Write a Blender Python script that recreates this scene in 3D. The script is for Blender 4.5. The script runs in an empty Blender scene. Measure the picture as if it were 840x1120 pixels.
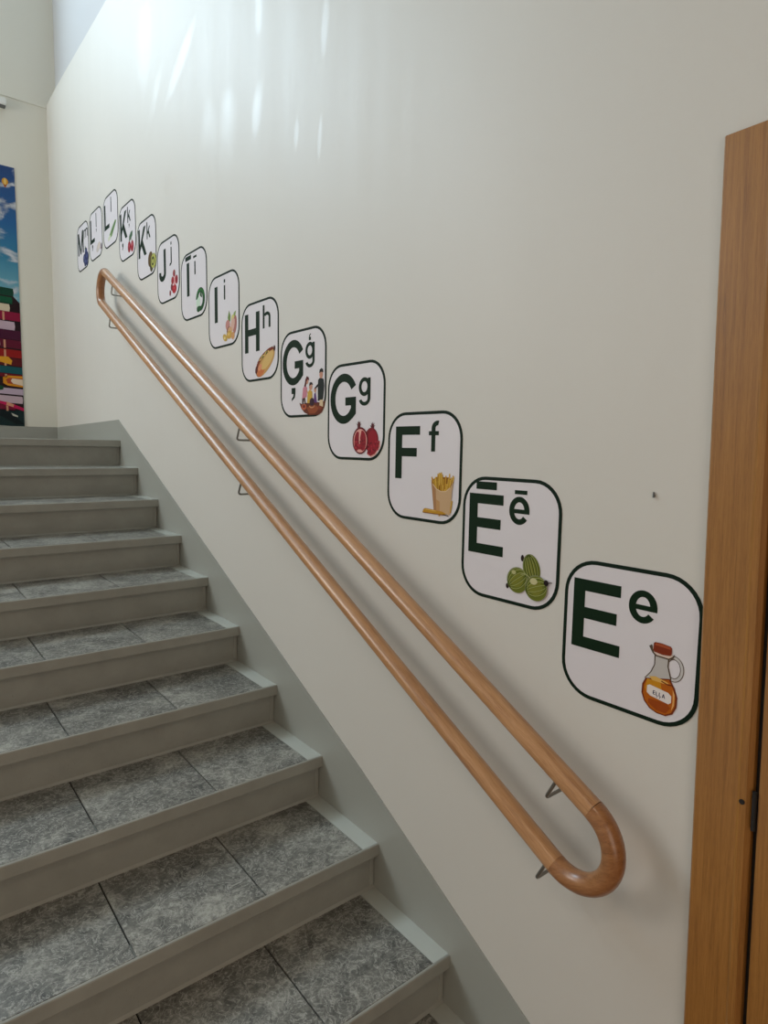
import bpy, bmesh, math, random
from math import sin, cos, pi, radians
from mathutils import Vector, Matrix

random.seed(7)
scn = bpy.context.scene
COL = scn.collection

# ------------------------------------------------------------------ camera, light, exposure
cam_d = bpy.data.cameras.new('camera'); cam = bpy.data.objects.new('camera', cam_d); COL.objects.link(cam)
cam.location = (-1.0902055, -1.0535884, 1.2954957)
cam.rotation_euler = (1.46854494, -0.01641051, -0.67418741)
cam_d.sensor_fit = 'VERTICAL'; cam_d.sensor_height = 36.0; cam_d.sensor_width = 27.0
cam_d.lens = 691.958 * 36.0 / 1120.0
cam_d.clip_start = 0.02
scn.camera = cam

scn.view_settings.view_transform = 'Standard'
scn.view_settings.look = 'None'
scn.view_settings.gamma = 1.0
scn.view_settings.use_curve_mapping = False
scn.view_settings.exposure = 0.10

world = bpy.data.worlds.new('world'); scn.world = world; world.use_nodes = True
world.node_tree.nodes['Background'].inputs[0].default_value = (0.55, 0.62, 0.66, 1)
world.node_tree.nodes['Background'].inputs[1].default_value = 0.6

def area(name, loc, rot, sx, sy, power, color, spread=180):
    l = bpy.data.lights.new(name, 'AREA'); l.shape = 'RECTANGLE'; l.size = sx; l.size_y = sy
    l.energy = power; l.color = color; l.spread = radians(spread)
    o = bpy.data.objects.new(name, l); COL.objects.link(o); o.location = loc; o.rotation_euler = rot
    return o
# daylight coming in through the tall stair window high in the back wall
WX0, WX1, WZ0, WZ1 = -3.7, -0.85, 3.95, 5.6
area('window_daylight', ((WX0+WX1)/2, 4.42, (WZ0+WZ1)/2), (radians(-90), 0, 0), WX1-WX0, WZ1-WZ0, 160, (0.66, 0.86, 1.0))
# added warm fill light over the lower hall, behind the camera
area('hall_fill_light', (-2.05, -1.3, 2.93), (0, 0, 0), 0.55, 0.55, 8, (1.0, 0.78, 0.58))
# second stairwell window in the left wall, and an added warm fill light low behind the camera
area('side_window_daylight', (-3.98, 2.75, 2.75), (0, radians(-90), 0), 1.7, 1.5, 60, (1.0, 0.955, 0.91))
area('rear_fill_light', (-2.2, -2.67, .95), (radians(90), 0, 0), 2.0, 1.9, 20, (1.0, 0.87, 0.74))

# ------------------------------------------------------------------ helpers
def prop(o, label=None, cat=None, group=None, kind=None):
    if label: o['label'] = label
    if cat: o['category'] = cat
    if group: o['group'] = group
    if kind: o['kind'] = kind
    return o
def empty(name, loc, label=None, cat=None, group=None, parent=None):
    o = bpy.data.objects.new(name, None); COL.objects.link(o); o.location = loc; o.empty_display_size = 0.05
    if parent: o.parent = parent
    return prop(o, label, cat, group)
def link(name, bm, mats, parent=None, smooth=None):
    if smooth is not None:
        for f in bm.faces: f.smooth = True
    me = bpy.data.meshes.new(name); bm.to_mesh(me); bm.free()
    for m in (mats if isinstance(mats, (list, tuple)) else [mats]): me.materials.append(m)
    if smooth is not None and smooth < 179:
        me.set_sharp_from_angle(angle=radians(smooth))
    o = bpy.data.objects.new(name, me); COL.objects.link(o)
    if parent: o.parent = parent
    return o
def box(bm, a, b, mi=0):
    x0, y0, z0 = a; x1, y1, z1 = b
    v = [bm.verts.new(c) for c in ((x0,y0,z0),(x1,y0,z0),(x1,y1,z0),(x0,y1,z0),(x0,y0,z1),(x1,y0,z1),(x1,y1,z1),(x0,y1,z1))]
    for q in ((3,2,1,0),(4,5,6,7),(0,1,5,4),(1,2,6,5),(2,3,7,6),(3,0,4,7)):
        f = bm.faces.new([v[i] for i in q]); f.material_index = mi
def prism_x(bm, prof, x0, x1, mi=0):
    """prof: list of (y,z); extruded along x"""
    A = [bm.verts.new((x0, y, z)) for y, z in prof]; B = [bm.verts.new((x1, y, z)) for y, z in prof]
    n = len(prof)
    fs = [bm.faces.new(A[::-1]), bm.faces.new(B)]
    for i in range(n): fs.append(bm.faces.new((A[i], A[(i+1) % n], B[(i+1) % n], B[i])))
    for f in fs: f.material_index = mi
    bmesh.ops.recalc_face_normals(bm, faces=fs)
def prism_z(bm, prof, z0, z1, mi=0):
    """prof: list of (x,y)"""
    A = [bm.verts.new((x, y, z0)) for x, y in prof]; B = [bm.verts.new((x, y, z1)) for x, y in prof]
    n = len(prof); fs = [bm.faces.new(A[::-1]), bm.faces.new(B)]
    for i in range(n): fs.append(bm.faces.new((A[i], A[(i+1) % n], B[(i+1) % n], B[i])))
    for f in fs: f.material_index = mi
    bmesh.ops.recalc_face_normals(bm, faces=fs)
def tube(bm, pts, r, n=16, cap=True, mi=0):
    pts = [Vector(p) for p in pts]; rings = []
    t0 = (pts[1]-pts[0]).normalized(); up = Vector((1, 0, 0)) if abs(t0.x) < .9 else Vector((0, 0, 1))
    nrm = (up - t0*up.dot(t0)).normalized()
    for i, p in enumerate(pts):
        t = (pts[min(i+1, len(pts)-1)] - pts[max(i-1, 0)]).normalized()
        nrm = (nrm - t*nrm.dot(t)).normalized(); bn = t.cross(nrm)
        rr = r[i] if isinstance(r, (list, tuple)) else r
        rings.append([bm.verts.new(p + (nrm*cos(2*pi*k/n) + bn*sin(2*pi*k/n))*rr) for k in range(n)])
    fs = []
    for a, b in zip(rings, rings[1:]):
        for k in range(n): fs.append(bm.faces.new((a[k], a[(k+1) % n], b[(k+1) % n], b[k])))
    if cap: fs += [bm.faces.new(rings[0][::-1]), bm.faces.new(rings[-1])]
    for f in fs: f.material_index = mi
    bmesh.ops.recalc_face_normals(bm, faces=fs)

# ------------------------------------------------------------------ materials
def srgb(r, g, b):
    f = lambda c: (c/255/12.92) if c/255 <= .04045 else ((c/255+.055)/1.055)**2.4
    return (f(r), f(g), f(b), 1)
def mat(name, color, rough=.5, coat=0, metal=0):
    m = bpy.data.materials.new(name); m.use_nodes = True; b = m.node_tree.nodes['Principled BSDF']
    b.inputs['Base Color'].default_value = color; b.inputs['Roughness'].default_value = rough
    b.inputs['Metallic'].default_value = metal; b.inputs['Coat Weight'].default_value = coat
    return m
class N:
    def __init__(s, m): s.t = m.node_tree; s.b = s.t.nodes['Principled BSDF']
    def n(s, typ, **k):
        nd = s.t.nodes.new(typ)
        for a, v in k.items():
            if a.startswith('_'): setattr(nd, a[1:], v)
            else: nd.inputs[a.replace('__', ' ')].default_value = v
        return nd
    def l(s, a, b): s.t.links.new(a, b)
    def coord(s, scale=(1,1,1), rot=(0,0,0), kind='Object', loc=(0,0,0)):
        c = s.t.nodes.new('ShaderNodeTexCoord'); mp = s.t.nodes.new('ShaderNodeMapping')
        if any(rot):
            m0 = s.t.nodes.new('ShaderNodeMapping'); m0.inputs['Rotation'].default_value = rot
            s.l(c.outputs[kind], m0.inputs[0]); mp.inputs['Scale'].default_value = scale; s.l(m0.outputs[0], mp.inputs[0]); return mp.outputs[0]
        mp.inputs['Scale'].default_value = scale; mp.inputs['Rotation'].default_value = rot; mp.inputs['Location'].default_value = loc
        s.l(c.outputs[kind], mp.inputs[0]); return mp.outputs[0]
    def noise(s, vec, scale, detail=4, rough=.5, dist=0):
        nd = s.n('ShaderNodeTexNoise', Scale=scale, Detail=detail, Roughness=rough, Distortion=dist); s.l(vec, nd.inputs['Vector']); return nd.outputs['Fac']
    def ramp(s, fac, stops):
        r = s.t.nodes.new('ShaderNodeValToRGB'); e = r.color_ramp.elements
        e[0].position, e[0].color = stops[0]; e[1].position, e[1].color = stops[-1]
        for p, c in stops[1:-1]:
            x = e.new(p); x.color = c
        s.l(fac, r.inputs[0]); return r.outputs[0]
    def mix(s, fac, a, b, mode='MIX'):
        x = s.t.nodes.new('ShaderNodeMix'); x.data_type = 'RGBA'; x.blend_type = mode
        for v, i in ((fac, 0), (a, 6), (b, 7)):
            if hasattr(v, 'links'): s.l(v, x.inputs[i])
            else: x.inputs[i].default_value = v
        return x.outputs[2]
    def math(s, op, a, b=0):
        x = s.t.nodes.new('ShaderNodeMath'); x.operation = op
        for v, i in ((a, 0), (b, 1)):
            if hasattr(v, 'links'): s.l(v, x.inputs[i])
            else: x.inputs[i].default_value = v
        return x.outputs[0]
    def bump(s, h, strength, dist):
        b = s.n('ShaderNodeBump', Strength=strength, Distance=dist); s.l(h, b.inputs['Height']); s.l(b.outputs[0], s.b.inputs['Normal']); return b

def wall_paint(name, col, patches=False, rough=.42):
    m = mat(name, col, rough); w = N(m); c = w.coord()
    big = w.noise(w.coord((1, 1, .5)), 1.1, 3)
    w.l(w.mix(big, (col[0]*.965, col[1]*.965, col[2]*.965, 1), (min(col[0]*1.02, 1), min(col[1]*1.02, 1), min(col[2]*1.02, 1), 1)), w.b.inputs['Base Color'])
    h = w.math('ADD', w.math('MULTIPLY', w.noise(c, 420, 3), .45), w.math('MULTIPLY', w.noise(w.coord((1, 1, .35)), 22, 3), .55))
    if patches:
        # smooth filler smears in the gloss paint, upright and slightly slanted: (y, z, half width, half height, lean)
        tot = None
        P = [(1.74,2.90,.085,.10,1.5),(1.455,2.49,.09,.14,0),(1.285,2.44,.08,.17,.05),(1.045,2.45,.04,.09,.15),(2.19,3.17,.11,.19,0),
             (2.08,2.86,.05,.13,.9),(.645,2.22,.012,.06,.1),(.622,2.52,.02,.09,.1),(1.03,2.77,.03,.09,0),(.78,2.28,.016,.05,.1),(1.9,2.45,.10,.05,0),(1.36,2.26,.03,.10,-.2)]
        geo = w.t.nodes.new('ShaderNodeSeparateXYZ'); w.l(c, geo.inputs[0]); Y, Z = geo.outputs[1], geo.outputs[2]
        wob = w.math('MULTIPLY', w.math('SUBTRACT', w.noise(w.coord((1, 1, .6)), 14, 4), .5), 1.5)
        for (py, pz, hw, hh, ln) in P:
            dz = w.math('SUBTRACT', Z, pz); dy = w.math('ADD', w.math('SUBTRACT', Y, py), w.math('MULTIPLY', dz, ln))
            a = w.math('ADD', w.math('POWER', w.math('ABSOLUTE', w.math('DIVIDE', dy, hw)), 2), w.math('POWER', w.math('ABSOLUTE', w.math('DIVIDE', dz, hh)), 2))
            k = w.math('LESS_THAN', w.math('ADD', a, wob), 1.0)
            sm = w.t.nodes.new('ShaderNodeMapRange'); w.l(w.math('ADD', a, wob), sm.inputs[0])
            sm.inputs[1].default_value = .3; sm.inputs[2].default_value = 1.25; sm.inputs[3].default_value = 1; sm.inputs[4].default_value = 0
            k = sm.outputs[0]
            tot = k if tot is None else w.math('MAXIMUM', tot, k)
        st = w.noise(w.coord((1, 5, .5)), 1.6, 4, .6)
        w.l(w.math('ADD', w.math('SUBTRACT', rough, w.math('MULTIPLY', tot, .10)), w.math('MULTIPLY', w.math('SUBTRACT', st, .5), .16)), w.b.inputs['Roughness'])
        w.b.inputs['Specular IOR Level'].default_value = .40
        h = w.math('ADD', w.math('MULTIPLY', h, w.math('SUBTRACT', 1, w.math('MULTIPLY', tot, .6))), w.math('MULTIPLY', tot, .0))
    w.bump(h, .22, .0016)
    return m
M = {}
M['wall'] = wall_paint('cream_gloss_paint', srgb(205, 201, 194), True, .50)
M['wall_plain'] = wall_paint('cream_wall_paint', srgb(218, 216, 205), False, .6)
M['wall_upper'] = wall_paint('matt_upper_wall_paint', srgb(186, 186, 188), False, .9)
M['ceiling'] = mat('white_ceiling_paint', srgb(200, 200, 196), .8)
M['hall'] = mat('brown_hall_paint', srgb(150, 118, 92), .6)
def grey_paint():
    m = mat('grey_floor_paint', srgb(150, 152, 142), .33); w = N(m)
    n = w.noise(w.coord(), 9, 5, .6)
    col = w.ramp(n, [(.3, srgb(146, 147, 140)), (.7, srgb(158, 159, 152))])
    sc = w.noise(w.coord((3, 1, 1)), 60, 3, .7)
    col = w.mix(w.math('MULTIPLY', w.math('GREATER_THAN', sc, .68), .25), col, srgb(110, 108, 100))
    w.l(col, w.b.inputs['Base Color']); w.bump(w.noise(w.coord(), 55, 3), .12, .0015); return m
M['grey'] = grey_paint()
M['strip'] = mat('light_grey_gloss_paint', srgb(184, 187, 180), .24)
M['skirt'] = mat('grey_green_wall_paint', srgb(154, 155, 148), .34)
w = N(M['skirt']); w.bump(w.noise(w.coord(), 40, 4), .15, .002)
def tile_mat():
    m = mat('grey_marbled_tile', srgb(110, 112, 114), .42); w = N(m)
    oi = w.t.nodes.new('ShaderNodeObjectInfo'); c = w.t.nodes.new('ShaderNodeTexCoord'); va = w.t.nodes.new('ShaderNodeVectorMath'); va.operation = 'ADD'
    sc = w.t.nodes.new('ShaderNodeVectorMath'); sc.operation = 'SCALE'; sc.inputs['Scale'].default_value = 0.0
    cb = w.t.nodes.new('ShaderNodeCombineXYZ'); w.l(oi.outputs['Random'], cb.inputs[0]); w.l(oi.outputs['Random'], cb.inputs[1]); sc.inputs['Scale'].default_value = 17
    w.l(cb.outputs[0], sc.inputs[0]); w.l(c.outputs['Object'], va.inputs[0]); w.l(sc.outputs[0], va.inputs[1]); v = va.outputs[0]
    big = w.noise(v, 8, 5, .65, .6); mid = w.noise(v, 30, 7, .78, 1.8); fine = w.noise(v, 110, 4, .75)
    s = w.math('ADD', w.math('MULTIPLY', big, .42), w.math('ADD', w.math('MULTIPLY', mid, .42), w.math('MULTIPLY', fine, .22)))
    col = w.ramp(s, [(.42, srgb(64, 63, 60)), (.53, srgb(112, 111, 105)), (.64, srgb(168, 166, 157))])
    vn = w.n('ShaderNodeTexNoise', Scale=20, Detail=5, Roughness=.6, Distortion=2.2); w.l(v, vn.inputs['Vector'])
    vein = w.math('LESS_THAN', w.math('ABSOLUTE', w.math('SUBTRACT', vn.outputs['Fac'], .5)), .016)
    col = w.mix(w.math('MULTIPLY', vein, .6), col, srgb(184, 182, 174))
    w.l(col, w.b.inputs['Base Color'])
    rr = w.n('ShaderNodeMapRange'); w.l(s, rr.inputs[0]); rr.inputs[1].default_value = .3; rr.inputs[2].default_value = .7; rr.inputs[3].default_value = .5; rr.inputs[4].default_value = .34
    w.l(rr.outputs[0], w.b.inputs['Roughness']); w.bump(s, .12, .002)
    return m
M['tile'] = tile_mat()
M['mortar'] = mat('dark_grout', srgb(52, 50, 48), .9)
def wood(name, cols, rough, coat, rot, scale, gs=1.0, bump=.1):
    m = mat(name, cols[1], rough, coat); w = N(m); v = w.coord(scale, rot)
    a = w.noise(v, 3.0*gs, 5, .6, .8); b = w.noise(v, 26*gs, 4, .65, .3)
    s = w.math('ADD', w.math('MULTIPLY', a, .55), w.math('MULTIPLY', b, .45))
    w.l(w.ramp(s, [(.32, cols[0]), (.5, cols[1]), (.7, cols[2])]), w.b.inputs['Base Color'])
    w.b.inputs['Coat Roughness'].default_value = .22; w.bump(b, bump, .0008); return m
TH = math.atan(.5135)
M['rail'] = wood('oak_handrail', (srgb(138, 92, 56), srgb(176, 128, 84), srgb(200, 154, 110)), .32, .4, (-TH, 0, 0), (22, 1.2, 22))
M['bend'] = wood('darker_oak_bend', (srgb(116, 74, 42), srgb(150, 100, 60), srgb(172, 122, 78)), .30, .3, (-TH+.9, 0, 0), (20, 3.5, 26))
M['door'] = wood('varnished_door_wood', (srgb(116, 74, 30), srgb(148, 100, 44), srgb(170, 118, 58)), .36, .25, (0, 0, 0), (60, 60, 1.6), 1.0)
M['steel'] = mat('brushed_steel', srgb(150, 148, 142), .38, 0, 1.0)
M['black'] = mat('black_gap', srgb(20, 16, 14), .7)
M['white'] = mat('white_plastic', srgb(225, 226, 222), .45)
M['dark'] = mat('dark_plastic', srgb(96, 98, 98), .5)
_cc = {}
def ink(r, g, b, rough=.45):
    k = (r, g, b, rough)
    if k not in _cc:
        _cc[k] = mat('print_%d_%d_%d' % (r, g, b), srgb(r*.93, g*.93, b*.93), rough)
        _cc[k].node_tree.nodes['Principled BSDF'].inputs['Specular IOR Level'].default_value = .2
    return _cc[k]

# ------------------------------------------------------------------ dimensions
D, H, T = 0.30, 0.14556, 0.0385          # tread run, rise, nosing height
FZ = -2*H                                 # lower hall floor
LZ = 9*H                                  # landing floor
YB = 4.294                                # back wall face
XL = -4.0; YF = -2.7; ZC = 5.95
SXL = -1.45                               # left end of the flight
XS = -0.004                               # right end of the steps, against the dado

# ------------------------------------------------------------------ room shell
bm = bmesh.new(); box(bm, (XL-.12, YF-.12, FZ-.15), (.12, -.3+.022, FZ)); prop(link('floor', bm, M['hall']), kind='structure')
bm = bmesh.new(); box(bm, (XL-.12, 9*D+.06, LZ-.16), (0, YB+.12, LZ)); prop(link('floor_landing', bm, M['grey']), kind='structure')
bm = bmesh.new(); box(bm, (XL-.12, YF-.12, ZC), (.2, YB+.14, ZC+.12)); prop(link('ceiling', bm, M['ceiling']), kind='structure')
bm = bmesh.new(); box(bm, (XL-.12, YF-.12, FZ), (XL, YB+.12, ZC)); prop(link('wall_left', bm, M['wall_plain']), kind='structure')
bm = bmesh.new(); box(bm, (XL, YF-.12, FZ), (.12, YF, ZC)); prop(link('wall_front', bm, M['hall']), kind='structure')
DY0, DY1, DZ1 = -1.60, -.663, 1.735       # door opening: y range and head height
LEDGE = 3.69
bm = bmesh.new()
prism_x(bm, [(YF, FZ), (DY0, FZ), (DY0, DZ1), (DY1, DZ1), (DY1, FZ-.0), (YB, FZ), (YB, 3.715), (4.0, 3.712), (2.77, 3.663), (YF, 3.45)], 0, .12)
prop(link('wall_right', bm, M['wall']), kind='structure')
bm = bmesh.new(); prism_x(bm, [(YF, 3.3), (YB, 3.5), (YB, ZC), (YF, ZC)], .064, .12)
prop(link('wall_right_upper', bm, M['wall_upper']), kind='structure')
bm = bmesh.new()
box(bm, (XL, YB, LZ-.16), (.12, YB+.12, WZ0)); box(bm, (XL, YB, WZ0), (WX0, YB+.12, ZC)); box(bm, (WX1, YB, WZ0), (.12, YB+.12, ZC)); box(bm, (WX0, YB, WZ1), (WX1, YB+.12, ZC))
prop(link('wall_back', bm, M['wall_plain']), kind='structure')
bm = bmesh.new(); box(bm, (XL, YB-.006, 3.693), (.064, YB, 3.712))
prop(link('trim_1', bm, M['wall_plain']), kind='structure')
bm = bmesh.new(); box(bm, (XL, 9*D+.04, FZ), (SXL-.001, 9*D+.06, LZ-.001)); prop(link('wall_under_landing', bm, M['wall_plain']), kind='structure')
# window frame high in the back wall (above the picture)
wf = empty('window_1', ((WX0+WX1)/2, YB+.05, WZ0)); prop(wf, kind='structure')
cx = (WX0+WX1)/2
bm = bmesh.new(); hw = (WX1-WX0)/2; hh = WZ1-WZ0
box(bm, (-hw, -.03, 0), (hw, .03, .05)); box(bm, (-hw, -.03, hh-.05), (hw, .03, hh))
for x in (-hw, -.03, hw-.05): box(bm, (x, -.03, .05), (x+.05, .03, hh-.05))
link('window_frame', bm, M['white'], wf)

def frame_box(name, part, loc, fn):
    e = empty(name, loc); prop(e, kind='structure'); bm = bmesh.new(); fn(bm); link(part, bm, M['white'], e); return e
def side_frame(bm):
    for y0, y1, z0, z1 in ((-.81, -.75, -.91, .91), (.75, .81, -.91, .91), (-.75, .75, -.91, -.85), (-.75, .75, .85, .91), (-.025, .025, -.85, .85)): box(bm, (0, y0, z0), (.045, y1, z1))
frame_box('window_2', 'window_frame', (XL, 2.75, 2.75), side_frame)
def rear_fill_frame(bm):
    for x0, x1, z0, z1 in ((-1.07, -1.0, -1.241, 1.02), (1.0, 1.07, -1.241, 1.02), (-1.0, 1.0, .95, 1.02), (-1.0, 1.0, -1.02, -.95), (-.03, .03, -.95, .95)): box(bm, (x0, 0, z0), (x1, .05, z1))
frame_box('added_entrance', 'door_frame', (-2.2, YF, .95), rear_fill_frame)  # made-up entrance frame around the added fill light, solid wall behind

# painted grey dado that follows the stairs, and its run along the landing
bm = bmesh.new()
prism_x(bm, [(-.575, FZ), (2.72, FZ), (YB, LZ-.1), (YB, LZ+.094), (2.735, 1.426), (.397, .334), (-.254, .003), (-.575, -.155)], XS, 0)
prop(link('baseboard_right', bm, M['skirt']), kind='structure')
bm = bmesh.new(); box(bm, (XL, YB-.006, LZ), (XS, YB, LZ+.094)); prop(link('baseboard_back', bm, M['skirt']), kind='structure')

# ------------------------------------------------------------------ staircase
stair = empty('staircase', (-.72, -.3, FZ), 'grey painted staircase with marbled grey tiles on each tread, rising along the white wall', 'staircase')
stair_off = Vector((.72, .3, -FZ))
def local(o):
    o.matrix_parent_inverse = Matrix.Identity(4); o.location = stair_off; return o
JX = [-0.0565, -0.366, -0.691, -1.016, -1.341, SXL+.012]
for i in range(-1, 10):
    y0, zt = i*D, i*H; last = (i == 9)
    bm = bmesh.new(); r = .004
    # nosing with softly rounded front edge, top lip 7 mm deep
    prism_x(bm, [(y0+.007, zt), (y0+r, zt), (y0+.0012, zt-.0012), (y0, zt-r), (y0, zt-T+r), (y0+.0012, zt-T+.0012), (y0+r, zt-T), (y0+.06, zt-T), (y0+.06, zt-.006), (y0+.007, zt-.006)], SXL, XS)
    yr = y0+D+.0225 if not last else y0+.06
    box(bm, (SXL, y0+.0225, zt-H-.004), (XS, y0+.0600, zt-T-.0002))               # riser
    if not last:
        box(bm, (SXL, y0+.0602, zt-.05), (XS, yr+.02, zt-.0062), 1)                # mortar bed
        box(bm, (JX[0], y0+.007, zt-.0061), (XS, yr, zt), 2)                      # painted strip by the wall
        box(bm, (SXL, y0+.007, zt-.0061), (SXL+.01, yr, zt))
        # paint bead where the tread meets the next riser
        prism_x(bm, [(yr-.006, zt+.0002), (yr, zt+.0002), (yr, zt+.007)], JX[-1], XS)
    # raised filler strip at the wall end of the riser
    prism_z(bm, [(XS, y0+.0226), (XS-.016, y0+.0226), (XS-.015, y0+.0195), (XS-.004, y0+.0185)], zt-H+.012, zt-T-.004)
    st = local(link('step', bm, [M['grey'], M['mortar'], M['strip']], stair))
    if last: continue
    for k in range(5):
        a, b = JX[k]-(.002 if k else 0), JX[k+1]+.002
        if k == 0: a -= .0008
        bm = bmesh.new()
        box(bm, (b, y0+.0078, zt-.0060), (a, yr-.0005, zt+.0004))
        bmesh.ops.bevel(bm, geom=[e for e in bm.edges if all(v.co.z > zt for v in e.verts)], offset=.001, segments=1, affect='EDGES')
        t = link('tread_tile', bm, M['tile'], st)
        t.matrix_parent_inverse = Matrix.Identity(4)

# ------------------------------------------------------------------ door with casing in the right wall
door = empty('door_1', (0, (DY0+DY1)/2, FZ)); prop(door, kind='structure')
oy, oz = -(DY0+DY1)/2, -FZ
def dl(name, bm, m, par=door, smooth=None, lab=None):
    o = link(name, bm, m, par, smooth)
    if lab: o['label'] = lab
    return o
CW = .090; CP = .018
def casing_prof(flip):
    y1 = DY1+.088
    return [(0, y1), (-CP+.003, y1), (-CP, y1-.003), (-CP, y1-.070), (-CP-.002, y1-.074), (-CP-.001, y1-.084), (-CP+.006, y1-.0905), (0, y1-.0915)]
bm = bmesh.new()
prism_z(bm, [(x, y+oy) for x, y in casing_prof(0)], FZ+oz, 1.805+oz)
dl('casing', bm, M['door'])
bm = bmesh.new()
prism_z(bm, [(x, -(y-(DY0+DY1)/2)) for x, y in casing_prof(0)], FZ+oz, 1.805+oz)
dl('casing', bm, M['door'])
bm = bmesh.new(); box(bm, (-CP+.001, DY0+.004+oy, 1.72+oz), (0, DY1-.004+oy, 1.8045+oz)); dl('casing', bm, M['door'])
bm = bmesh.new(); box(bm, (.001, DY1-.020+oy, 0), (.12, DY1-.0005+oy, 1.73+oz)); box(bm, (.001, DY0+.0005+oy, 0), (.12, DY0+.020+oy, 1.73+oz)); box(bm, (.001, DY0+.02+oy, 1.71+oz), (.12, DY1-.02+oy, 1.73+oz))
dl('door_frame', bm, M['door'])
bm = bmesh.new()
ya, yb = DY0+.012+oy, DY1-.0125+oy
box(bm, (-.016, ya, .008), (-.002, yb, 1.716+oz))
bmesh.ops.bevel(bm, geom=bm.edges[:], offset=.002, segments=2, affect='EDGES')
leaf = dl('door_leaf', bm, M['door'])
bm = bmesh.new(); tube(bm, [(-.0165, yb+.005, .70+oz), (-.0165, yb+.005, .765+oz)], .0036, 12); h1 = dl('hinge', bm, M['black'], door, 40)
bm = bmesh.new(); tube(bm, [(-.0165, yb+.005, -.08+oz), (-.0165, yb+.005, -.015+oz)], .0036, 12); dl('hinge', bm, M['black'], door, 40)
bm = bmesh.new(); box(bm, (-.002, yb-.002, .01), (.0008, yb+.016, 1.715+oz)); dl('gap_shade', bm, M['black'], door)  # black strip standing in for the shade inside the door gap
bm = bmesh.new(); tube(bm, [(-.018, ya+.07, 1.05-FZ*0+.0), (-.06, ya+.07, 1.05)], .009, 12); tube(bm, [(-.055, ya+.07, 1.05), (-.055, ya+.18, 1.05)], .009, 12); dl('door_handle', bm, M['steel'], leaf, 40)
bm = bmesh.new()
tube(bm, [(-.0185, DY1+.010+oy, .742+oz), (-.0205, DY1+.010+oy, .742+oz)], .0045, 10); dl('wood_knot', bm, M['black'], door)
door.location.y -= .030; door.rotation_euler = (-.0216, 0, 0)

# ------------------------------------------------------------------ handrail
RX = -.08; RR = .0212; SL = .5135
up_z = lambda y: .718+(y+.261)*SL
lo_z = lambda y: .529+(y+.261)*SL
hr = empty('handrail', (0, -.40, .555), 'wooden looped double handrail with round ends fixed to the wall on steel brackets', 'handrail')
HO = Vector((0, .40, -.555))
def hl(name, bm, m, smooth=50, par=hr, lab=None):
    o = link(name, bm, m, par, smooth); o.matrix_parent_inverse = Matrix.Identity(4)
    if par is hr: o.location = HO
    if lab: o['label'] = lab
    return o
tdir = Vector((0, cos(TH), sin(TH))); ndir = Vector((0, -sin(TH), cos(TH)))
gap = (up_z(0)-lo_z(0))*cos(TH); R0 = gap/2
mid = lambda y: Vector((RX, y, (up_z(y)+lo_z(y))/2))
def semi(c, sign, ry=1.0):
    out = []
    for k in range(0, 25):
        a = pi/2 - pi*k/24
        out.append(c + ndir*(R0*sin(a)) + tdir*(sign*R0*cos(a)*ry))
    return out
cn = mid(-.394); cf = mid(2.665)
bm = bmesh.new(); tube(bm, [cn+ndir*R0, cf+ndir*R0], RR, 32); hl('rail', bm, M['rail'])
bm = bmesh.new(); tube(bm, [cn-ndir*R0, cf-ndir*R0], RR, 32); hl('rail', bm, M['rail'])
bm = bmesh.new(); tube(bm, semi(cn, -1), RR*1.012, 32); hl('rail_bend', bm, M['bend'], lab='darker brown rounded end of the rail')
bm = bmesh.new(); tube(bm, semi(cf, 1, .8), RR*1.012, 32); hl('rail_bend', bm, M['bend'])
def bracket(y, zf, wally=0):
    """rod leaves the underside of the rail, turns and runs into the wall"""
    top = Vector((RX, y, zf(y))) - ndir*(RR-.004); cor = top - ndir*.056
    pts = [top]
    rb = .011
    for k in range(9):
        a = pi/2*k/8
        pts.append(cor + ndir*rb + Vector((rb, 0, 0)) + (-ndir*rb)*sin(a) + Vector((-rb, 0, 0))*cos(a))
    pts.append(Vector((-.002, cor.y, cor.z)))
    bm = bmesh.new(); tube(bm, pts, .0036, 12)
    b = hl('bracket', bm, M['steel'])
    bm = bmesh.new(); tube(bm, [(-.0005, cor.y, cor.z), (-.0035, cor.y, cor.z)], .010, 20); hl('wall_flange', bm, M['steel'], 40, b)
    bm = bmesh.new(); c = top + ndir*.0035
    box(bm, (RX-.009, -.02, -.0022), (RX+.009, .02, .0022))
    bmesh.ops.rotate(bm, cent=(RX, 0, 0), matrix=Matrix.Rotation(TH, 3, 'X'), verts=bm.verts); bmesh.ops.translate(bm, vec=(0, c.y, c.z), verts=bm.verts)
    hl('saddle_plate', bm, M['steel'], 40, b)
for y in (-.358, 1.022, 2.50): bracket(y, up_z)
for y in (-.343, 1.012, 2.555): bracket(y, lo_z)

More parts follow.
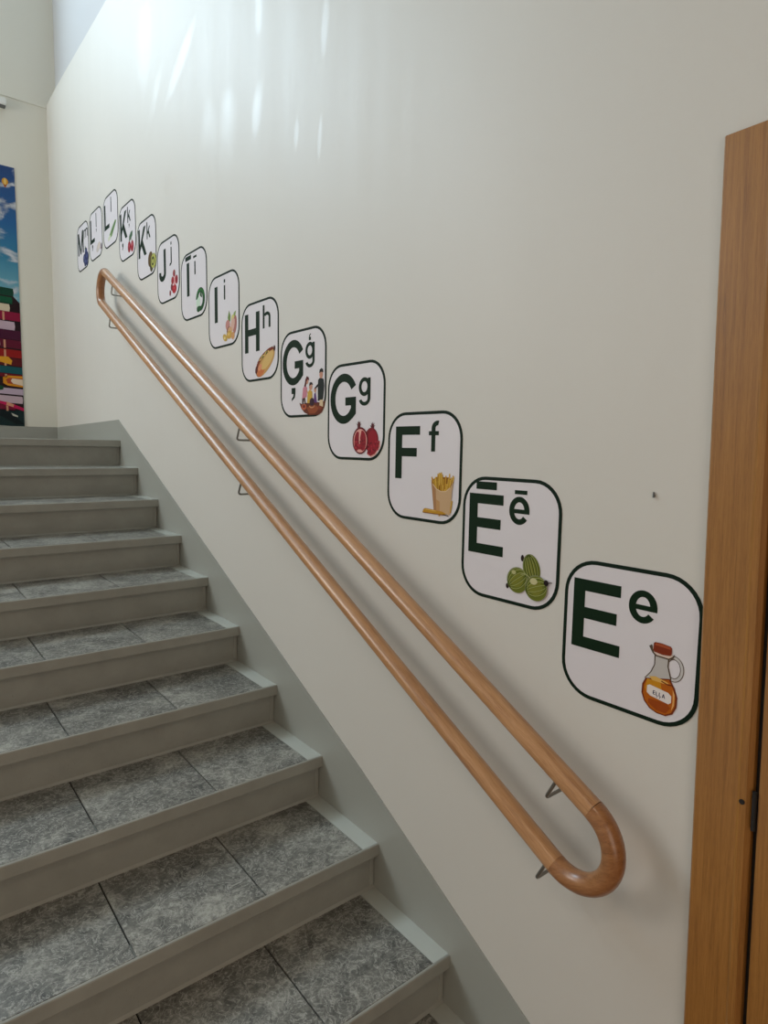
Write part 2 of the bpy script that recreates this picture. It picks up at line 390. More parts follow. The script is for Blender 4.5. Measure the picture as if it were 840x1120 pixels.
# ------------------------------------------------------------------ 2-D drawing for printed stickers
class Art:
    def __init__(s, size, base=.0011): s.s = size; s.bm = bmesh.new(); s.m = []; s.base = base; s.z = 0; s.q = 0
    def mi(s, m):
        if m not in s.m: s.m.append(m)
        return s.m.index(m)
    def lift(s, n=1): s.z += n
    def v(s, u, w): return s.bm.verts.new((-(s.base + s.z*.00006 + s.q*.000010), -(u-.5)*s.s, (w-.5)*s.s))
    def poly(s, pts, m, b=1):
        s.q += b
        vs = [s.v(*p) for p in pts]
        f = s.bm.faces.new(vs); f.normal_update()
        if f.normal.x > 0: f.normal_flip()
        f.material_index = s.mi(m)
    def rect(s, u0, w0, u1, w1, m): s.poly([(u0, w0), (u1, w0), (u1, w1), (u0, w1)], m)
    def ell(s, cu, cw, ru, rw, m, rot=0, n=28):
        c, d = cos(radians(rot)), sin(radians(rot))
        s.poly([(cu+ru*cos(a)*c-rw*sin(a)*d, cw+ru*cos(a)*d+rw*sin(a)*c) for a in (2*pi*k/n for k in range(n))], m)
    def arc(s, cu, cw, ru, rw, tu, tw, a0, a1, m, n=40):
        """ring section; outer radii ru,rw, stroke tu (horizontal) / tw (vertical), angles in degrees"""
        pr = None; s.q += 1
        for k in range(n+1):
            a = radians(a0+(a1-a0)*k/n)
            o = (cu+ru*cos(a), cw+rw*sin(a)); i = (cu+(ru-tu)*cos(a), cw+(rw-tw)*sin(a))
            if pr: s.poly([pr[0], o, i, pr[1]], m, 0)
            pr = (o, i)
    def line(s, pts, wd, m):
        for (a, b) in zip(pts, pts[1:]):
            dx, dy = b[0]-a[0], b[1]-a[1]; L = math.hypot(dx, dy) or 1; nx, ny = -dy/L*wd/2, dx/L*wd/2
            s.poly([(a[0]+nx, a[1]+ny), (b[0]+nx, b[1]+ny), (b[0]-nx, b[1]-ny), (a[0]-nx, a[1]-ny)], m)
    def build(s, name, parent, label=None):
        o = link(name, s.bm, s.m, parent)
        if label: o['label'] = label
        return o
GREEN = ink(8, 36, 14, .6); BORD = ink(10, 32, 18, .61)
for g_ in (GREEN, BORD): g_.node_tree.nodes['Principled BSDF'].inputs['Specular IOR Level'].default_value = .15; PAPER = mat('sticker_white', srgb(214, 208, 212), .42)

# capital letters: top .86, foot .365
T0, B0 = .858, .362
def comma(a, u, w, k=1.0, flip=1):
    a.poly([(u-.040*k*flip, w), (u+.050*k*flip, w), (u+.050*k*flip, w-.06*k), (u+.035*k*flip, w-.115*k), (u-.035*k*flip, w-.155*k), (u-.035*k*flip, w-.125*k), (u-.0*k*flip, w-.10*k), (u+.005*k*flip, w-.07*k), (u-.040*k*flip, w-.07*k)], GREEN)
def cap_E(a, m=GREEN):
    a.rect(.075, B0, .17, T0, m); a.rect(.17, .776, .445, T0, m); a.rect(.17, .578, .422, .66, m); a.rect(.17, B0, .455, .444, m)
def cap_F(a, m=GREEN):
    a.rect(.115, .38, .21, .87, m); a.rect(.21, .79, .46, .87, m); a.rect(.21, .59, .42, .67, m)
def cap_G(a, m=GREEN):
    a.arc(.30, .637, .25, .262, .095, .085, 30, 325, m)
    a.rect(.33, .565, .52, .650, m); a.rect(.430, .475, .52, .565, m); a.poly([(.43, .475), (.52, .475), (.502, .475), (.455, .425)], m)
    a.poly([(.40, .50), (.43, .53), (.52, .53), (.52, .478), (.46, .43)], m)
def cap_H(a, m=GREEN):
    a.rect(.10, .375, .20, .87, m); a.rect(.41, .375, .51, .87, m); a.rect(.20, .585, .41, .67, m)
def cap_I(a, u=.213, m=GREEN): a.rect(u, .36, u+.10, .855, m)
def cap_J(a, m=GREEN):
    a.rect(.312, .49, .41, .862, m); a.arc(.25, .49, .16, .128, .098, .085, 0, -180, m); a.poly([(.09, .49), (.188, .49), (.188, .515), (.09, .53)], m)
def cap_K(a, m=GREEN):
    a.rect(.08, .395, .175, .89, m); a.poly([(.175, .50), (.175, .61), (.37, .89), (.49, .89)], m); a.poly([(.235, .60), (.31, .69), (.515, .395), (.395, .395)], m)
def cap_L(a, m=GREEN): a.rect(.08, .37, .175, .865, m); a.rect(.175, .37, .425, .45, m)
def cap_M(a, m=GREEN):
    a.rect(.09, .37, .18, .86, m); a.rect(.49, .37, .58, .86, m); a.poly([(.18, .86), (.18, .64), (.30, .37), (.37, .37), (.205, .86)], m); a.poly([(.49, .86), (.49, .64), (.37, .37), (.30, .37), (.465, .86)], m)
def macron(a, u0, u1, w0, w1): a.rect(u0, w0, u1, w1, GREEN)
# small letters
def sm_e(a, cu=.605, cw=.75, m=GREEN):
    a.arc(cu, cw, .100, .110, .050, .044, 0, 322, m); a.rect(cu-.08, cw-.022, cu+.1, cw+.012, m)
def sm_f(a, m=GREEN):
    a.rect(.612, .64, .664, .85, m); a.rect(.578, .785, .708, .822, m); a.arc(.690, .846, .078, .068, .052, .042, 180, 75, m)
def sm_g(a, cu=.662, m=GREEN):
    a.arc(cu, .742, .096, .094, .047, .040, 0, 360, m); a.rect(cu+.055, .62, cu+.102, .828, m); a.arc(cu+.004, .628, .098, .076, .046, .038, 0, -165, m)
def sm_h(a, m=GREEN):
    a.rect(.595, .635, .643, .92, m); a.rect(.748, .635, .796, .765, m); a.arc(.704, .765, .092, .066, .048, .040, 0, 150, m)
def sm_i(a, u=.523, dot=True, m=GREEN):
    a.rect(u, .638, u+.044, .832, m)
    if dot: a.rect(u, .868, u+.044, .912, m)
def sm_j(a, m=GREEN):
    a.rect(.632, .60, .676, .832, m); a.rect(.632, .868, .676, .912, m); a.arc(.590, .602, .086, .054, .044, .036, 0, -100, m)
def sm_k(a, m=GREEN):
    a.rect(.535, .635, .578, .92, m); a.poly([(.578, .700), (.578, .755), (.655, .832), (.712, .832)], m); a.poly([(.602, .74), (.64, .775), (.725, .635), (.672, .635)], m)
def sm_l(a, u=.538, m=GREEN): a.rect(u, .635, u+.044, .92, m)
def sm_m(a, m=GREEN):
    for u in (.618, .762, .906): a.rect(u, .64, u+.042, .785, m)
    a.rect(.618, .64, .660, .825, m)
    for c in (.711, .855): a.arc(c, .775, .093, .056, .042, .034, 0, 150, m)

# pictures --------------------------------------------------------------
def pic_oil(a):
    glass = ink(196, 190, 186); edge = ink(92, 76, 62); amber = ink(186, 96, 14); dk = ink(120, 48, 10)
    body = [(.652, .285), (.632, .24), (.63, .18), (.65, .13), (.69, .09), (.74, .073), (.80, .073), (.845, .10), (.868, .15), (.87, .215), (.85, .27), (.815, .325)]
    # handle
    a.arc(.835, .395, .066, .085, .026, .026, -120, 140, edge); a.lift(); a.arc(.835, .395, .061, .080, .016, .016, -120, 140, ink(205, 200, 198)); a.lift()
    neck = [(.652, .285), (.69, .335), (.712, .39), (.712, .455), (.795, .455), (.793, .40), (.815, .325), (.80, .26), (.70, .26)]
    cen = (.755, .35); grow = lambda P, k: [(cen[0]+(u-cen[0])*k, cen[1]+(w-cen[1])*k) for u, w in P]
    a.poly([(.645, .285), (.682, .335), (.705, .39), (.703, .455), (.805, .455), (.802, .40), (.825, .325), (.80, .25), (.70, .25)], edge); a.lift()
    a.poly(neck, glass); a.lift()
    a.poly([(u, w) for u, w in body], dk); a.lift()
    c2 = (.75, .19); a.poly([(c2[0]+(u-c2[0])*.9, c2[1]+(w-c2[1])*.93) for u, w in body], amber); a.lift()
    a.poly([(.665, .285), (.652, .22), (.67, .185), (.78, .185), (.755, .285)], ink(206, 140, 24))
    a.poly([(.68, .155), (.68, .125), (.74, .092), (.80, .092), (.83, .135), (.80, .16)], ink(160, 70, 10)); a.lift()
    a.poly([(.835, .12), (.852, .16), (.853, .23), (.838, .26), (.842, .18)], ink(232, 168, 96))
    a.poly([(.675, .303), (.72, .315), (.79, .300), (.812, .292), (.78, .282), (.70, .284)], ink(226, 178, 92))
    a.line([(.76, .295), (.80, .283), (.835, .285)], .008, dk); a.lift()
    # spout and stopper
    a.poly([(.665, .505), (.684, .52), (.70, .485), (.82, .47), (.838, .492), (.83, .462), (.80, .445), (.71, .448), (.69, .465)], edge); a.lift()
    a.poly([(.69, .503), (.70, .47), (.72, .457), (.80, .455), (.826, .475), (.81, .50)], ink(222, 198, 184)); a.lift()
    a.poly([(.695, .485), (.70, .475), (.76, .468), (.81, .474), (.817, .485), (.817, .525), (.808, .535), (.75, .542), (.705, .54), (.695, .53)], ink(132, 48, 20)); a.lift(); a.poly([(.705, .52), (.81, .515), (.806, .53), (.75, .537), (.708, .535)], ink(172, 80, 46)); a.lift()
    a.poly([(.668, .24), (.685, .25), (.81, .232), (.832, .215), (.832, .172), (.815, .158), (.69, .178), (.668, .195)], ink(236, 226, 222)); a.lift()
    t = ink(28, 28, 70); u = .712
    a.line([(u, .218), (u, .193)], .0055, t)
    for w in (.217, .206, .194): a.line([(u, w), (u+.013, w-.001)], .0045, t)
    for q in (.733, .753):
        a.line([(q, .216), (q, .190)], .0055, t); a.line([(q, .191), (q+.012, .190)], .0045, t); a.line([(q+.006, .186), (q+.003, .178)], .0045, t)
    a.line([(.773, .187), (.781, .213), (.790, .186)], .005, t); a.line([(.776, .196), (.787, .196)], .004, t)
def pic_goose(a):
    def berry(cu, cw, ru, rw, rot, ends):
        a.ell(cu, cw, ru, rw, ink(134, 138, 92), rot); a.lift(); a.ell(cu+.003, cw-.003, ru*.93, rw*.93, ink(108, 116, 34), rot); a.lift()
        a.ell(cu, cw, ru*.55, rw*.6, ink(128, 130, 44), rot); a.lift()
        c, d = cos(radians(rot)), sin(radians(rot))
        for k in (-.75, -.45, -.12, .25, .6):
            pts = [(cu+ru*k*sin(t)*c*.98-rw*cos(t)*.93*d, cw+ru*k*sin(t)*d+rw*cos(t)*.93*c) for t in (pi*j/10 for j in range(11))]
            a.line(pts, .007, ink(70, 84, 18)); pts = [(p[0]+.009, p[1]+.003) for p in pts]; a.line(pts[1:-1], .0045, ink(176, 180, 104))
        a.lift()
    a.ell(.655, .385, .016, .026, ink(34, 14, 16)); a.ell(.515, .142, .016, .022, ink(34, 14, 16)); a.lift()
    berry(.745, .315, .082, .115, 18, 0); berry(.615, .205, .102, .105, -55, 0); berry(.80, .175, .100, .105, -70, 0)
    a.ell(.78, .225, .035, .025, ink(206, 200, 150)); a.ell(.585, .265, .022, .016, ink(190, 186, 130))
    a.ell(.895, .232, .022, .022, ink(30, 12, 14)); a.line([(.90, .232), (.95, .242)], .006, ink(30, 12, 14)); a.line([(.655, .26), (.70, .27), (.745, .245)], .006, ink(190, 190, 130))
def pic_fries(a):
    cols = [ink(206, 156, 44), ink(226, 182, 78), ink(184, 132, 26), ink(214, 168, 58)]
    rnd = random.Random(3)
    a.poly([(.635, .385), (.66, .30), (.88, .30), (.91, .385), (.85, .42), (.70, .42)], ink(150, 96, 18)); a.lift()
    for k in range(44):
        if k % 11 == 0 and k: a.lift()
        u = .64+.262*((k*7) % 44)/43; top = .478-.55*abs(u-.775)**1.35*1.3 - rnd.random()*.06*(1+k//10); sp = (u-.775)*.35
        a.line([(u-sp*.3, top-.11), (u+sp*.15, top)], .015, cols[k % 4]); a.line([(u-sp*.3+.006, top-.10), (u+sp*.15+.006, top-.01)], .003, ink(150, 100, 24))
    a.lift()
    a.poly([(.628, .39), (.655, .345), (.70, .305), (.76, .285), (.82, .29), (.87, .325), (.905, .385), (.895, .30), (.872, .09), (.67, .12)], ink(204, 168, 128)); a.lift()
    a.poly([(.628, .39), (.655, .345), (.69, .31), (.705, .115), (.67, .12)], ink(176, 128, 84)); a.poly([(.705, .115), (.70, .22), (.745, .20), (.75, .11)], ink(196, 148, 96))
    a.line([(.65, .352), (.70, .31), (.76, .29), (.82, .295), (.87, .33)], .008, ink(226, 196, 160)); a.lift()
    a.poly([(.52, .085), (.535, .118), (.56, .128), (.78, .115), (.83, .098), (.80, .082)], ink(196, 142, 40)); a.lift()
    a.line([(.53, .088), (.80, .086)], .008, ink(140, 90, 30)); a.line([(.56, .118), (.70, .112)], .008, ink(222, 176, 76)); a.line([(.79, .09), (.86, .082)], .008, ink(70, 40, 20))
def crown(a, u, w, m):
    a.poly([(u-.022, w-.05), (u+.024, w-.05), (u+.028, w), (u-.026, w)], m)
    for du, dw in ((-.045, .012), (-.018, .035), (.005, .042), (.03, .034), (.048, .01)): a.poly([(u-.02, w-.012), (u+.02, w-.012), (u+du, w+dw)], m)
def pic_pomegranate(a):
    dk = ink(106, 14, 26); red = ink(150, 22, 38); pale = ink(232, 168, 158)
    crown(a, .575, .365, ink(84, 22, 30)); crown(a, .805, .345, ink(84, 22, 30)); a.lift()
    a.ell(.79, .205, .115, .125, ink(128, 14, 30)); a.lift(); a.ell(.81, .225, .075, .08, ink(152, 18, 36)); a.lift()
    a.poly([(.72, .06), (.75, .14), (.93, .20), (.935, .14), (.86, .06), (.79, .035)], pale); a.lift(); a.poly([(.72, .07), (.75, .15), (.925, .195), (.915, .135), (.85, .07), (.78, .047)], red); a.lift()
    rnd = random.Random(5)
    for k in range(26): u = .74+.18*rnd.random(); w = .07+.10*rnd.random()+(u-.74)*.2; a.ell(u, w, .009, .010, ink(184, 40, 62) if k % 2 else ink(96, 8, 22), n=8)
    a.lift()
    a.ell(.605, .20, .135, .138, dk); a.lift(); a.ell(.605, .198, .115, .12, pale); a.lift()
    a.ell(.555, .195, .052, .098, ink(146, 24, 40), -6); a.ell(.645, .20, .062, .103, ink(152, 26, 42), 4); a.poly([(.55, .11), (.66, .11), (.65, .25), (.58, .21)], ink(146, 24, 40)); a.lift()
    a.poly([(.585, .30), (.625, .30), (.605, .23), (.608, .19), (.592, .15), (.585, .20)], pale)
    for k in range(30): u = .51+.18*rnd.random(); w = .12+.09*rnd.random(); a.ell(u, w, .008, .009, ink(186, 52, 66) if k % 2 else ink(110, 10, 28), n=8)
def pic_family(a):
    # generic drawing: adult in pink, child in yellow, adult in black around a stove
    skin = ink(206, 150, 128); ground = ink(106, 46, 24)
    a.poly([(.44, .165), (.50, .15), (.72, .17), (.90, .15), (.985, .17), (.965, .10), (.92, .045), (.86, .018), (.66, .018), (.55, .05), (.48, .10)], ground); a.lift()
    a.poly([(.60, .10), (.68, .125), (.80, .12), (.86, .09), (.78, .035), (.66, .035)], ink(150, 74, 38)); a.ell(.54, .115, .055, .035, ink(190, 96, 66)); a.ell(.88, .10, .04, .03, ink(132, 58, 34)); a.lift(); a.ell(.54, .12, .03, .017, ink(120, 44, 30))
    # pink adult
    a.poly([(.50, .145), (.50, .22), (.56, .235), (.585, .145), (.56, .145), (.545, .20), (.525, .145)], ink(70, 40, 36))
    a.poly([(.50, .21), (.52, .33), (.56, .355), (.61, .33), (.60, .225)], ink(206, 132, 148)); a.ell(.60, .405, .035, .036, skin); a.lift()
    a.poly([(.545, .345), (.575, .43), (.60, .46), (.64, .445), (.655, .41), (.62, .42), (.60, .40), (.58, .345)], ink(86, 24, 28)); a.line([(.60, .30), (.63, .26)], .018, skin)
    # child in yellow
    a.poly([(.61, .155), (.62, .27), (.66, .305), (.72, .28), (.72, .20), (.68, .155)], ink(206, 164, 66)); a.ell(.685, .335, .036, .038, skin); a.lift(); a.poly([(.65, .345), (.665, .385), (.71, .385), (.735, .355), (.70, .36)], ink(44, 26, 28))
    a.poly([(.75, .16), (.76, .25), (.79, .27), (.82, .15)], ink(96, 58, 118)); a.ell(.78, .295, .024, .028, skin)
    # adult in black
    a.poly([(.835, .17), (.835, .30), (.84, .40), (.88, .425), (.95, .405), (.965, .33), (.945, .20), (.93, .17)], ink(26, 34, 32)); a.poly([(.84, .36), (.77, .32), (.775, .30), (.84, .33)], ink(40, 26, 24))
    a.ell(.90, .455, .034, .042, skin); a.poly([(.87, .12), (.875, .18), (.94, .18), (.945, .10)], ink(222, 196, 158)); a.lift(); a.poly([(.862, .47), (.87, .51), (.91, .525), (.94, .51), (.945, .475), (.90, .485)], ink(22, 20, 22))
    a.ell(.715, .165, .048, .045, ink(58, 32, 46)); a.lift(); a.arc(.715, .125, .06, .03, .012, .012, 180, 360, ink(206, 150, 110))
def pic_hotdog(a):
    a.ell(.655, .215, .275, .118, ink(150, 84, 44), 30); a.lift(); a.ell(.668, .20, .262, .10, ink(206, 158, 92), 30); a.ell(.545, .125, .11, .07, ink(206, 116, 66), 28); a.lift()
    a.ell(.71, .235, .18, .068, ink(220, 182, 112), 30); a.ell(.52, .165, .06, .035, ink(226, 150, 110), 30)
    a.line([(.43, .15), (.46, .215), (.53, .27), (.62, .315), (.74, .355), (.86, .375)], .038, ink(126, 46, 24)); a.ell(.425, .14, .033, .052, ink(92, 20, 14), -20); a.ell(.895, .365, .024, .034, ink(70, 28, 20)); a.lift()
    a.line([(.50, .25), (.55, .265), (.58, .30), (.64, .305), (.68, .34), (.76, .345)], .014, ink(226, 200, 110)); a.ell(.70, .33, .03, .016, ink(104, 100, 34), 30); a.ell(.60, .285, .024, .014, ink(90, 90, 34), 30)
def pic_ginger(a):
    a.poly([(.66, .32), (.64, .38), (.685, .47), (.725, .40), (.72, .32)], ink(112, 140, 60)); a.poly([(.80, .36), (.83, .42), (.90, .44), (.87, .37)], ink(140, 164, 90)); a.lift()
    a.ell(.80, .34, .05, .06, ink(214, 206, 130)); a.ell(.64, .28, .07, .07, ink(198, 138, 130), 20); a.ell(.86, .26, .055, .12, ink(178, 116, 108), -10); a.lift()
    a.ell(.79, .265, .06, .09, ink(220, 178, 162), -20); a.ell(.66, .215, .06, .035, ink(120, 62, 52), 30); a.ell(.71, .20, .07, .05, ink(216, 168, 130)); a.lift()
    a.ell(.69, .145, .09, .055, ink(204, 162, 76)); a.ell(.55, .12, .075, .045, ink(198, 164, 74), -25); a.ell(.80, .12, .05, .05, ink(212, 156, 104)); a.lift()
    a.ell(.54, .115, .028, .018, ink(236, 214, 150)); a.ell(.67, .155, .035, .02, ink(226, 190, 110)); a.ell(.85, .30, .012, .04, ink(222, 180, 168))
def pic_shrimp(a):
    # curled dark green shape
    a.arc(.755, .245, .165, .17, .08, .07, -120, 175, ink(24, 74, 34)); a.lift()
    a.arc(.755, .245, .150, .155, .035, .03, 10, 165, ink(42, 112, 46)); a.ell(.685, .115, .07, .048, ink(26, 78, 36)); a.poly([(.74, .30), (.76, .36), (.80, .34), (.82, .26), (.78, .27)], ink(30, 84, 40))
    a.lift(); a.poly([(.605, .15), (.60, .24), (.70, .30), (.74, .26), (.74, .16), (.66, .15)], ink(206, 226, 206))
def pic_berries(a):
    a.ell(.77, .40, .055, .055, ink(150, 30, 44)); a.poly([(.78, .44), (.84, .40), (.80, .37)], ink(150, 140, 124)); a.ell(.70, .30, .06, .06, ink(164, 34, 46)); a.ell(.87, .285, .055, .07, ink(150, 28, 42)); a.ell(.66, .20, .045, .055, ink(120, 18, 32)); a.lift()
    a.ell(.77, .155, .095, .07, ink(182, 34, 46)); a.poly([(.74, .20), (.78, .33), (.82, .36), (.81, .22)], ink(232, 150, 150)); a.ell(.585, .12, .035, .045, ink(130, 30, 44)); a.lift(); a.ell(.76, .17, .03, .018, ink(206, 80, 84))
def pic_kiwi(a):
    a.ell(.70, .27, .13, .115, ink(96, 70, 30), 60); a.lift(); a.ell(.76, .18, .13, .09, ink(70, 62, 24), 80); a.lift(); a.ell(.855, .215, .13, .125, ink(168, 170, 98)); a.lift(); a.ell(.835, .215, .11, .10, ink(186, 186, 84)); a.lift()
    a.ell(.825, .215, .075, .075, ink(70, 74, 30)); a.lift(); a.ell(.825, .21, .038, .038, ink(196, 194, 100))
def pic_caper(a):
    a.poly([(.60, .29), (.62, .38), (.72, .435), (.82, .44), (.80, .36), (.70, .30)], ink(76, 108, 78)); a.ell(.61, .19, .085, .10, ink(150, 28, 40)); a.ell(.78, .17, .085, .10, ink(160, 34, 46)); a.lift(); a.ell(.60, .21, .03, .03, ink(206, 96, 104)); a.ell(.77, .20, .03, .03, ink(212, 110, 116)); a.line([(.62, .28), (.70, .33), (.78, .27)], .012, ink(80, 90, 60))
def pic_leek(a):
    a.poly([(.44, .16), (.40, .22), (.62, .34), (.80, .42), (.90, .40), (.74, .28), (.58, .17)], ink(128, 158, 104)); a.lift(); a.poly([(.56, .20), (.60, .28), (.80, .38), (.87, .385), (.72, .29)], ink(84, 118, 66)); a.poly([(.30, .12), (.42, .13), (.50, .19), (.44, .22), (.33, .19)], ink(214, 220, 190))
def pic_pale(a):
    a.ell(.68, .20, .16, .08, ink(206, 196, 190), 20); a.lift(); a.ell(.72, .22, .10, .05, ink(222, 206, 192), 20); a.ell(.90, .18, .032, .06, ink(66, 34, 48)); a.ell(.86, .14, .03, .03, ink(150, 110, 110))
def pic_blueberry(a):
    for u, w, r in ((.76, .34, .10), (.62, .22, .115), (.84, .22, .12), (.70, .13, .11), (.83, .10, .075)):
        a.ell(u, w, r, r*.85, ink(44, 50, 92)); a.lift(); a.ell(u-.01, w+.02, r*.5, r*.35, ink(82, 88, 136)); a.lift()
    a.poly([(.66, .40), (.72, .47), (.78, .40)], ink(70, 104, 70))

SZ = 0.2805
def rr_pts(half, rad, n=9):
    pts = []
    for cx_, cy_, a0 in ((1, 1, 0), (-1, 1, 90), (-1, -1, 180), (1, -1, 270)):
        for k in range(n+1):
            a = radians(a0+90*k/n); pts.append((cx_*(half-rad)+rad*cos(a), cy_*(half-rad)+rad*sin(a)))
    return pts
def sticker(y, z, caps, smalls, picf, label, piclabel):
    root = empty('wall_sticker', (0, y, z), label, 'wall sticker', 'alphabet stickers along the stair wall')
    half = SZ/2
    bm = bmesh.new(); P = rr_pts(half-.001, .069)
    A = [bm.verts.new((-.0008, p[0], p[1])) for p in P]; B = [bm.verts.new((0, p[0], p[1])) for p in P]; n = len(P)
    bm.faces.new(A); bm.faces.new(B[::-1])
    for i in range(n): bm.faces.new((A[i], B[i], B[(i+1) % n], A[(i+1) % n]))
    bmesh.ops.recalc_face_normals(bm, faces=bm.faces[:]); link('backing', bm, PAPER, root)
    bm = bmesh.new(); O = rr_pts(half, .070); I = rr_pts(half-.0078, .0622); n = len(O)
    vo = [bm.verts.new((-.0010, p[0], p[1])) for p in O]; vi = [bm.verts.new((-.0010, p[0], p[1])) for p in I]
    wo = [bm.verts.new((-.0001, p[0], p[1])) for p in O]
    for i in range(n):
        j = (i+1) % n; bm.faces.new((vo[i], vo[j], vi[j], vi[i])); bm.faces.new((vo[j], vo[i], wo[i], wo[j]))
    bmesh.ops.recalc_face_normals(bm, faces=bm.faces[:]); link('border', bm, BORD, root)
    a = Art(SZ)
    for f in caps: f(a)
    a.build('capital_letter', root)
    a = Art(SZ)
    for f in smalls: f(a)
    a.build('small_letter', root)
    a = Art(SZ, .0012); picf(a); a.build('picture', root, piclabel)
mc = lambda *q: (lambda a: macron(a, *q))
L_ = [
 (-.433, .9402, [cap_E], [sm_e], pic_oil, 'white sticker with green E e and a jug of oil, beside the door casing', 'drawn oil jug with red stopper'),
 (-.1371, 1.0918, [cap_E, mc(.148, .37, .895, .958)], [sm_e, mc(.555, .678, .878, .91)], pic_goose, 'white sticker with green Ē ē and three green gooseberries', 'three striped green gooseberries'),
 (.1513, 1.2469, [cap_F], [sm_f], pic_fries, 'white sticker with green F f and a paper cup of fries', 'drawn cup of yellow fries'),
 (.448, 1.3969, [cap_G], [sm_g], pic_pomegranate, 'white sticker with green G g and a cut red pomegranate', 'cut red pomegranate'),
 (.739, 1.5285, [cap_G, lambda a: comma(a, .30, .345)], [sm_g, lambda a: comma(a, .665, .855, -.5)], pic_family, 'white sticker with green Ģ ģ and a family group standing round a fire', 'drawn group of people on brown ground'),
 (1.033, 1.6662, [cap_H], [sm_h], pic_hotdog, 'white sticker with green H h and a hot dog', 'drawn hot dog in a bun'),
 (1.3298, 1.8171, [cap_I], [sm_i], pic_ginger, 'white sticker with green I i and a pink and yellow ginger root', 'ginger root with green leaf'),
 (1.6235, 1.9684, [lambda a: cap_I(a, .243), mc(.19, .42, .892, .956)], [lambda a: sm_i(a, .542, False), mc(.503, .63, .882, .914)], pic_shrimp, 'white sticker with green Ī ī and a curled green plant shape', 'curled dark green shape'),
 (1.9189, 2.0874, [cap_J], [sm_j], pic_berries, 'white sticker with green J j and a cluster of red berries', 'red berries'),
 (2.2075, 2.2498, [cap_K], [sm_k], pic_kiwi, 'white sticker with green K k and a cut kiwi', 'brown and green kiwi halves'),
 (2.5013, 2.402, [cap_K, lambda a: comma(a, .215, .335, .8)], [sm_k, lambda a: comma(a, .625, .60, .45)], pic_caper, 'white sticker with green Ķ ķ, a green leaf and two red cherries', 'two red cherries under a leaf'),
 (2.7926, 2.5347, [cap_L], [sm_l], pic_leek, 'white sticker with green L l and a slanting green leaf, topmost of the row', 'slanting green leek leaves'),
 (3.0974, 2.5296, [cap_L, lambda a: comma(a, .23, .335, .8)], [sm_l, lambda a: comma(a, .555, .60, .45)], pic_pale, 'white sticker with green Ļ ļ and a pale faded picture, second from the far end', 'pale picture with a dark spot'),
 (3.3994, 2.5256, [cap_M], [sm_m], pic_blueberry, 'white sticker with green M m and dark blueberries, at the far end of the row', 'dark blue berries'),
]
for q in L_: sticker(*q)

# ------------------------------------------------------------------ poster on the landing wall
PX0, PX1, PZ0, PZ1 = -1.42, -.222, 1.425, 3.222
post = empty('poster', (PX1, YB-.001, PZ0), 'tall poster of stacked books under a blue cloudy sky, on the landing wall', 'poster')
def sky_mat():
    m = mat('printed_sky', srgb(20, 80, 140), .45); w = N(m); v = w.coord()
    s = w.t.nodes.new('ShaderNodeSeparateXYZ'); w.l(v, s.inputs[0])
    mr = w.n('ShaderNodeMapRange'); w.l(s.outputs[2], mr.inputs[0]); mr.inputs[1].default_value = .85; mr.inputs[2].default_value = 1.8
    base = w.ramp(mr.outputs[0], [(0, srgb(112, 170, 186)), (.35, srgb(34, 116, 150)), (.6, srgb(8, 84, 142)), (1, srgb(8, 54, 112))])
    cl = w.noise(w.coord((3.2, 3.2, 6.5), loc=(.35, 0, 1.1)), 1.4, 7, .6, .5)
    band = w.noise(w.coord((.3, 1, 1), loc=(0, 0, .45)), 4.2, 1, .4)
    k = w.ramp(w.math('ADD', w.math('MULTIPLY', cl, .6), w.math('MULTIPLY', band, .42)), [(.52, (0, 0, 0, 1)), (.60, (1, 1, 1, 1))])
    cc = w.ramp(cl, [(.4, srgb(120, 126, 142)), (.6, srgb(190, 194, 202))])
    w.l(w.mix(k, base, cc), w.b.inputs['Base Color']); return m
bm = bmesh.new(); box(bm, (PX0-PX1, -.004, 0), (0, 0, PZ1-PZ0)); link('sheet', bm, sky_mat(), post)
bm = bmesh.new(); mats = []
def pq(pts, m, lay):
    if m not in mats: mats.append(m)
    vs = [bm.verts.new((min(x-PX1, -.0005), -.0045-lay*.0003, z-PZ0)) for x, z in pts]
    f = bm.faces.new(vs); f.normal_update()
    if f.normal.y > 0: f.normal_flip()
    f.material_index = mats.index(m)
def zc(c): return 2.10-((310+c/7.0)-360)*.00657
def xc(c): return -.40+c/7.0*.0070+.02      # crop column -> poster x (right edge about 155)
tops = zc(15)
pq([(PX0, PZ0), (PX1, PZ0), (PX1, zc(150)), (-.30, zc(60)), (PX0, zc(30))], ink(36, 14, 22), 0)
bk = [(38, 96, (16, 66, 50), 118), (104, 152, (14, 84, 56), 108), (158, 212, (216, 202, 176), 90), (150, 158, (20, 50, 40), 110), (216, 280, (140, 18, 58), 160), (288, 352, (196, 172, 188), 118), (352, 422, (72, 18, 50), 160),
      (426, 488, (96, 14, 44), 160), (500, 560, (150, 24, 24), 160), (566, 622, (92, 20, 26), 170), (624, 676, (16, 84, 92), 160), (680, 706, (110, 16, 32), 170), (790, 836, (196, 176, 196), 180), (848, 902, (202, 178, 190), 150), (905, 960, (120, 20, 50), 100), (955, 1080, (20, 44, 46), 190)]
for (c0, c1, col, xe) in bk:
    xr = min(xc(xe)-.0, PX1); sl = .03*(1 if c0 < 600 else 1.6)*.3
    pq([(PX0, zc(c1)+.04), (xr, zc(c1)-sl), (xr+.004, (zc(c0)+zc(c1))/2-sl), (xr, zc(c0)-sl), (PX0, zc(c0)+.04)], ink(*col), 1)
    if col[0] > 90 and col[1] < 60: pq([(xc(45), zc(c1)-sl), (xc(58), zc(c1)-sl), (xc(58), zc(c0)-sl), (xc(45), zc(c0)-sl)], ink(206, 150, 120), 2)
def cq(cp, col, lay): pq([(xc(a), zc(b)) for a, b in cp], ink(*col), lay)
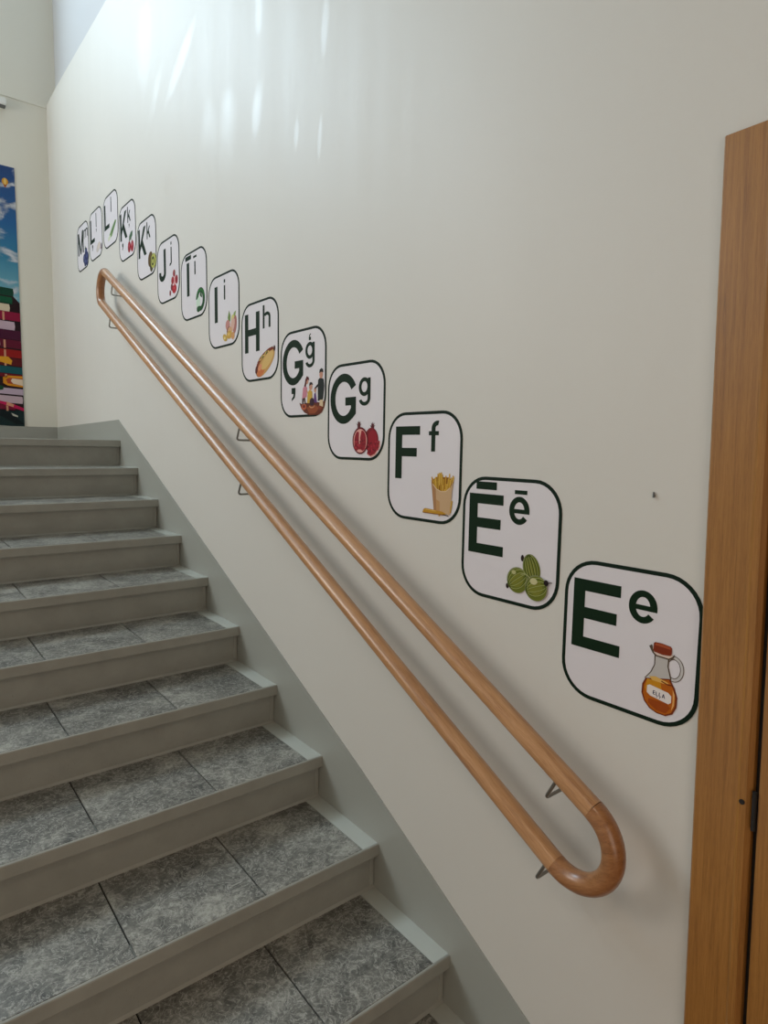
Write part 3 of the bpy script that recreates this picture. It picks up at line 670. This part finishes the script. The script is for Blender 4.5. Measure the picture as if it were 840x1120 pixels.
cq([(0, 565), (70, 562), (95, 590), (88, 622), (0, 600)], (224, 160, 40), 3)
cq([(0, 430), (20, 425), (24, 480), (0, 482)], (226, 196, 190), 3)
cq([(160, 705), (60, 705), (32, 720), (32, 765), (60, 782), (160, 790)], (222, 146, 34), 2); cq([(160, 722), (70, 722), (50, 735), (60, 765), (160, 775)], (168, 72, 40), 3); cq([(160, 730), (90, 726), (80, 745), (95, 765), (165, 778)], (236, 214, 190), 4)
cq([(0, 900), (60, 910), (160, 950), (180, 975), (120, 960), (50, 935), (0, 915)], (196, 24, 84), 3); cq([(50, 905), (95, 925), (90, 945), (45, 930)], (226, 160, 130), 4)
cq([(75, 990), (115, 1010), (118, 1022), (85, 1012)], (206, 206, 190), 4); cq([(0, 960), (60, 985), (180, 1075), (100, 1075), (0, 1010)], (12, 26, 30), 3); cq([(0, 780), (35, 790), (30, 815), (0, 820)], (22, 70, 44), 3)
for k in range(16):                                    # further spines towards the left of the sheet
    z0 = PZ0+.02+k*.055; m = ink(*[(110, 20, 40), (20, 70, 60), (190, 150, 60), (60, 24, 70)][k % 4]); x1 = -.55-.25*random.random()
    pq([(PX0, z0), (x1, z0-.01), (x1, z0+.035), (PX0, z0+.045)], m, 2)
link('book_print', bm, mats, post)
bm = bmesh.new(); mats = []
bx_, bz = -.283, 3.115
pq([(bx_+.020*cos(t), bz+.024*sin(t)) for t in (2*pi*k/20 for k in range(20))], ink(216, 150, 40), 1); pq([(bx_+.009*cos(t), bz+.024*sin(t)) for t in (2*pi*k/20 for k in range(20))], ink(232, 196, 110), 2)
pq([(bx_-.012, bz-.020), (bx_+.012, bz-.020), (bx_+.004, bz-.038), (bx_-.004, bz-.038)], ink(170, 90, 40), 2)
link('balloon_print', bm, mats, post)

# ------------------------------------------------------------------ small things
fit = empty('wall_fitting', (-.26, YB, 3.60), 'small white fitting with a dark underside high on the back wall above the poster', 'wall fitting')
bm = bmesh.new(); box(bm, (-.42, -.05, .014), (0, 0, .062)); bmesh.ops.bevel(bm, geom=bm.edges[:], offset=.005, segments=2, affect='EDGES'); link('housing', bm, M['white'], fit)
bm = bmesh.new(); box(bm, (-.41, -.040, .006), (-.004, 0, .014)); link('underside', bm, M['dark'], fit, None)['label'] = 'dark grey underside strip'
bm = bmesh.new(); tube(bm, [(.0, -.471, 1.216), (-.003, -.4712, 1.219)], .0017, 8); tube(bm, [(-.003, -.4712, 1.223), (-.0032, -.4712, 1.213)], .0017, 8)
prop(link('nail', bm, M['dark']), 'tiny dark nail in the bare wall above the Ē sticker', 'nail')
# made-up pendant around the added warm fill light, hung from a rod
lamp = empty('added_pendant', (-2.05, -1.3, 2.95), 'round white pendant added around the warm fill light over the lower hall', 'lamp')
bm = bmesh.new(); tube(bm, [(0, 0, .0), (0, 0, .06)], [.30, .22], 32); link('shade', bm, M['white'], lamp)
bm = bmesh.new(); tube(bm, [(0, 0, .06), (0, 0, ZC-2.95)], .01, 10); link('rod', bm, M['steel'], lamp)
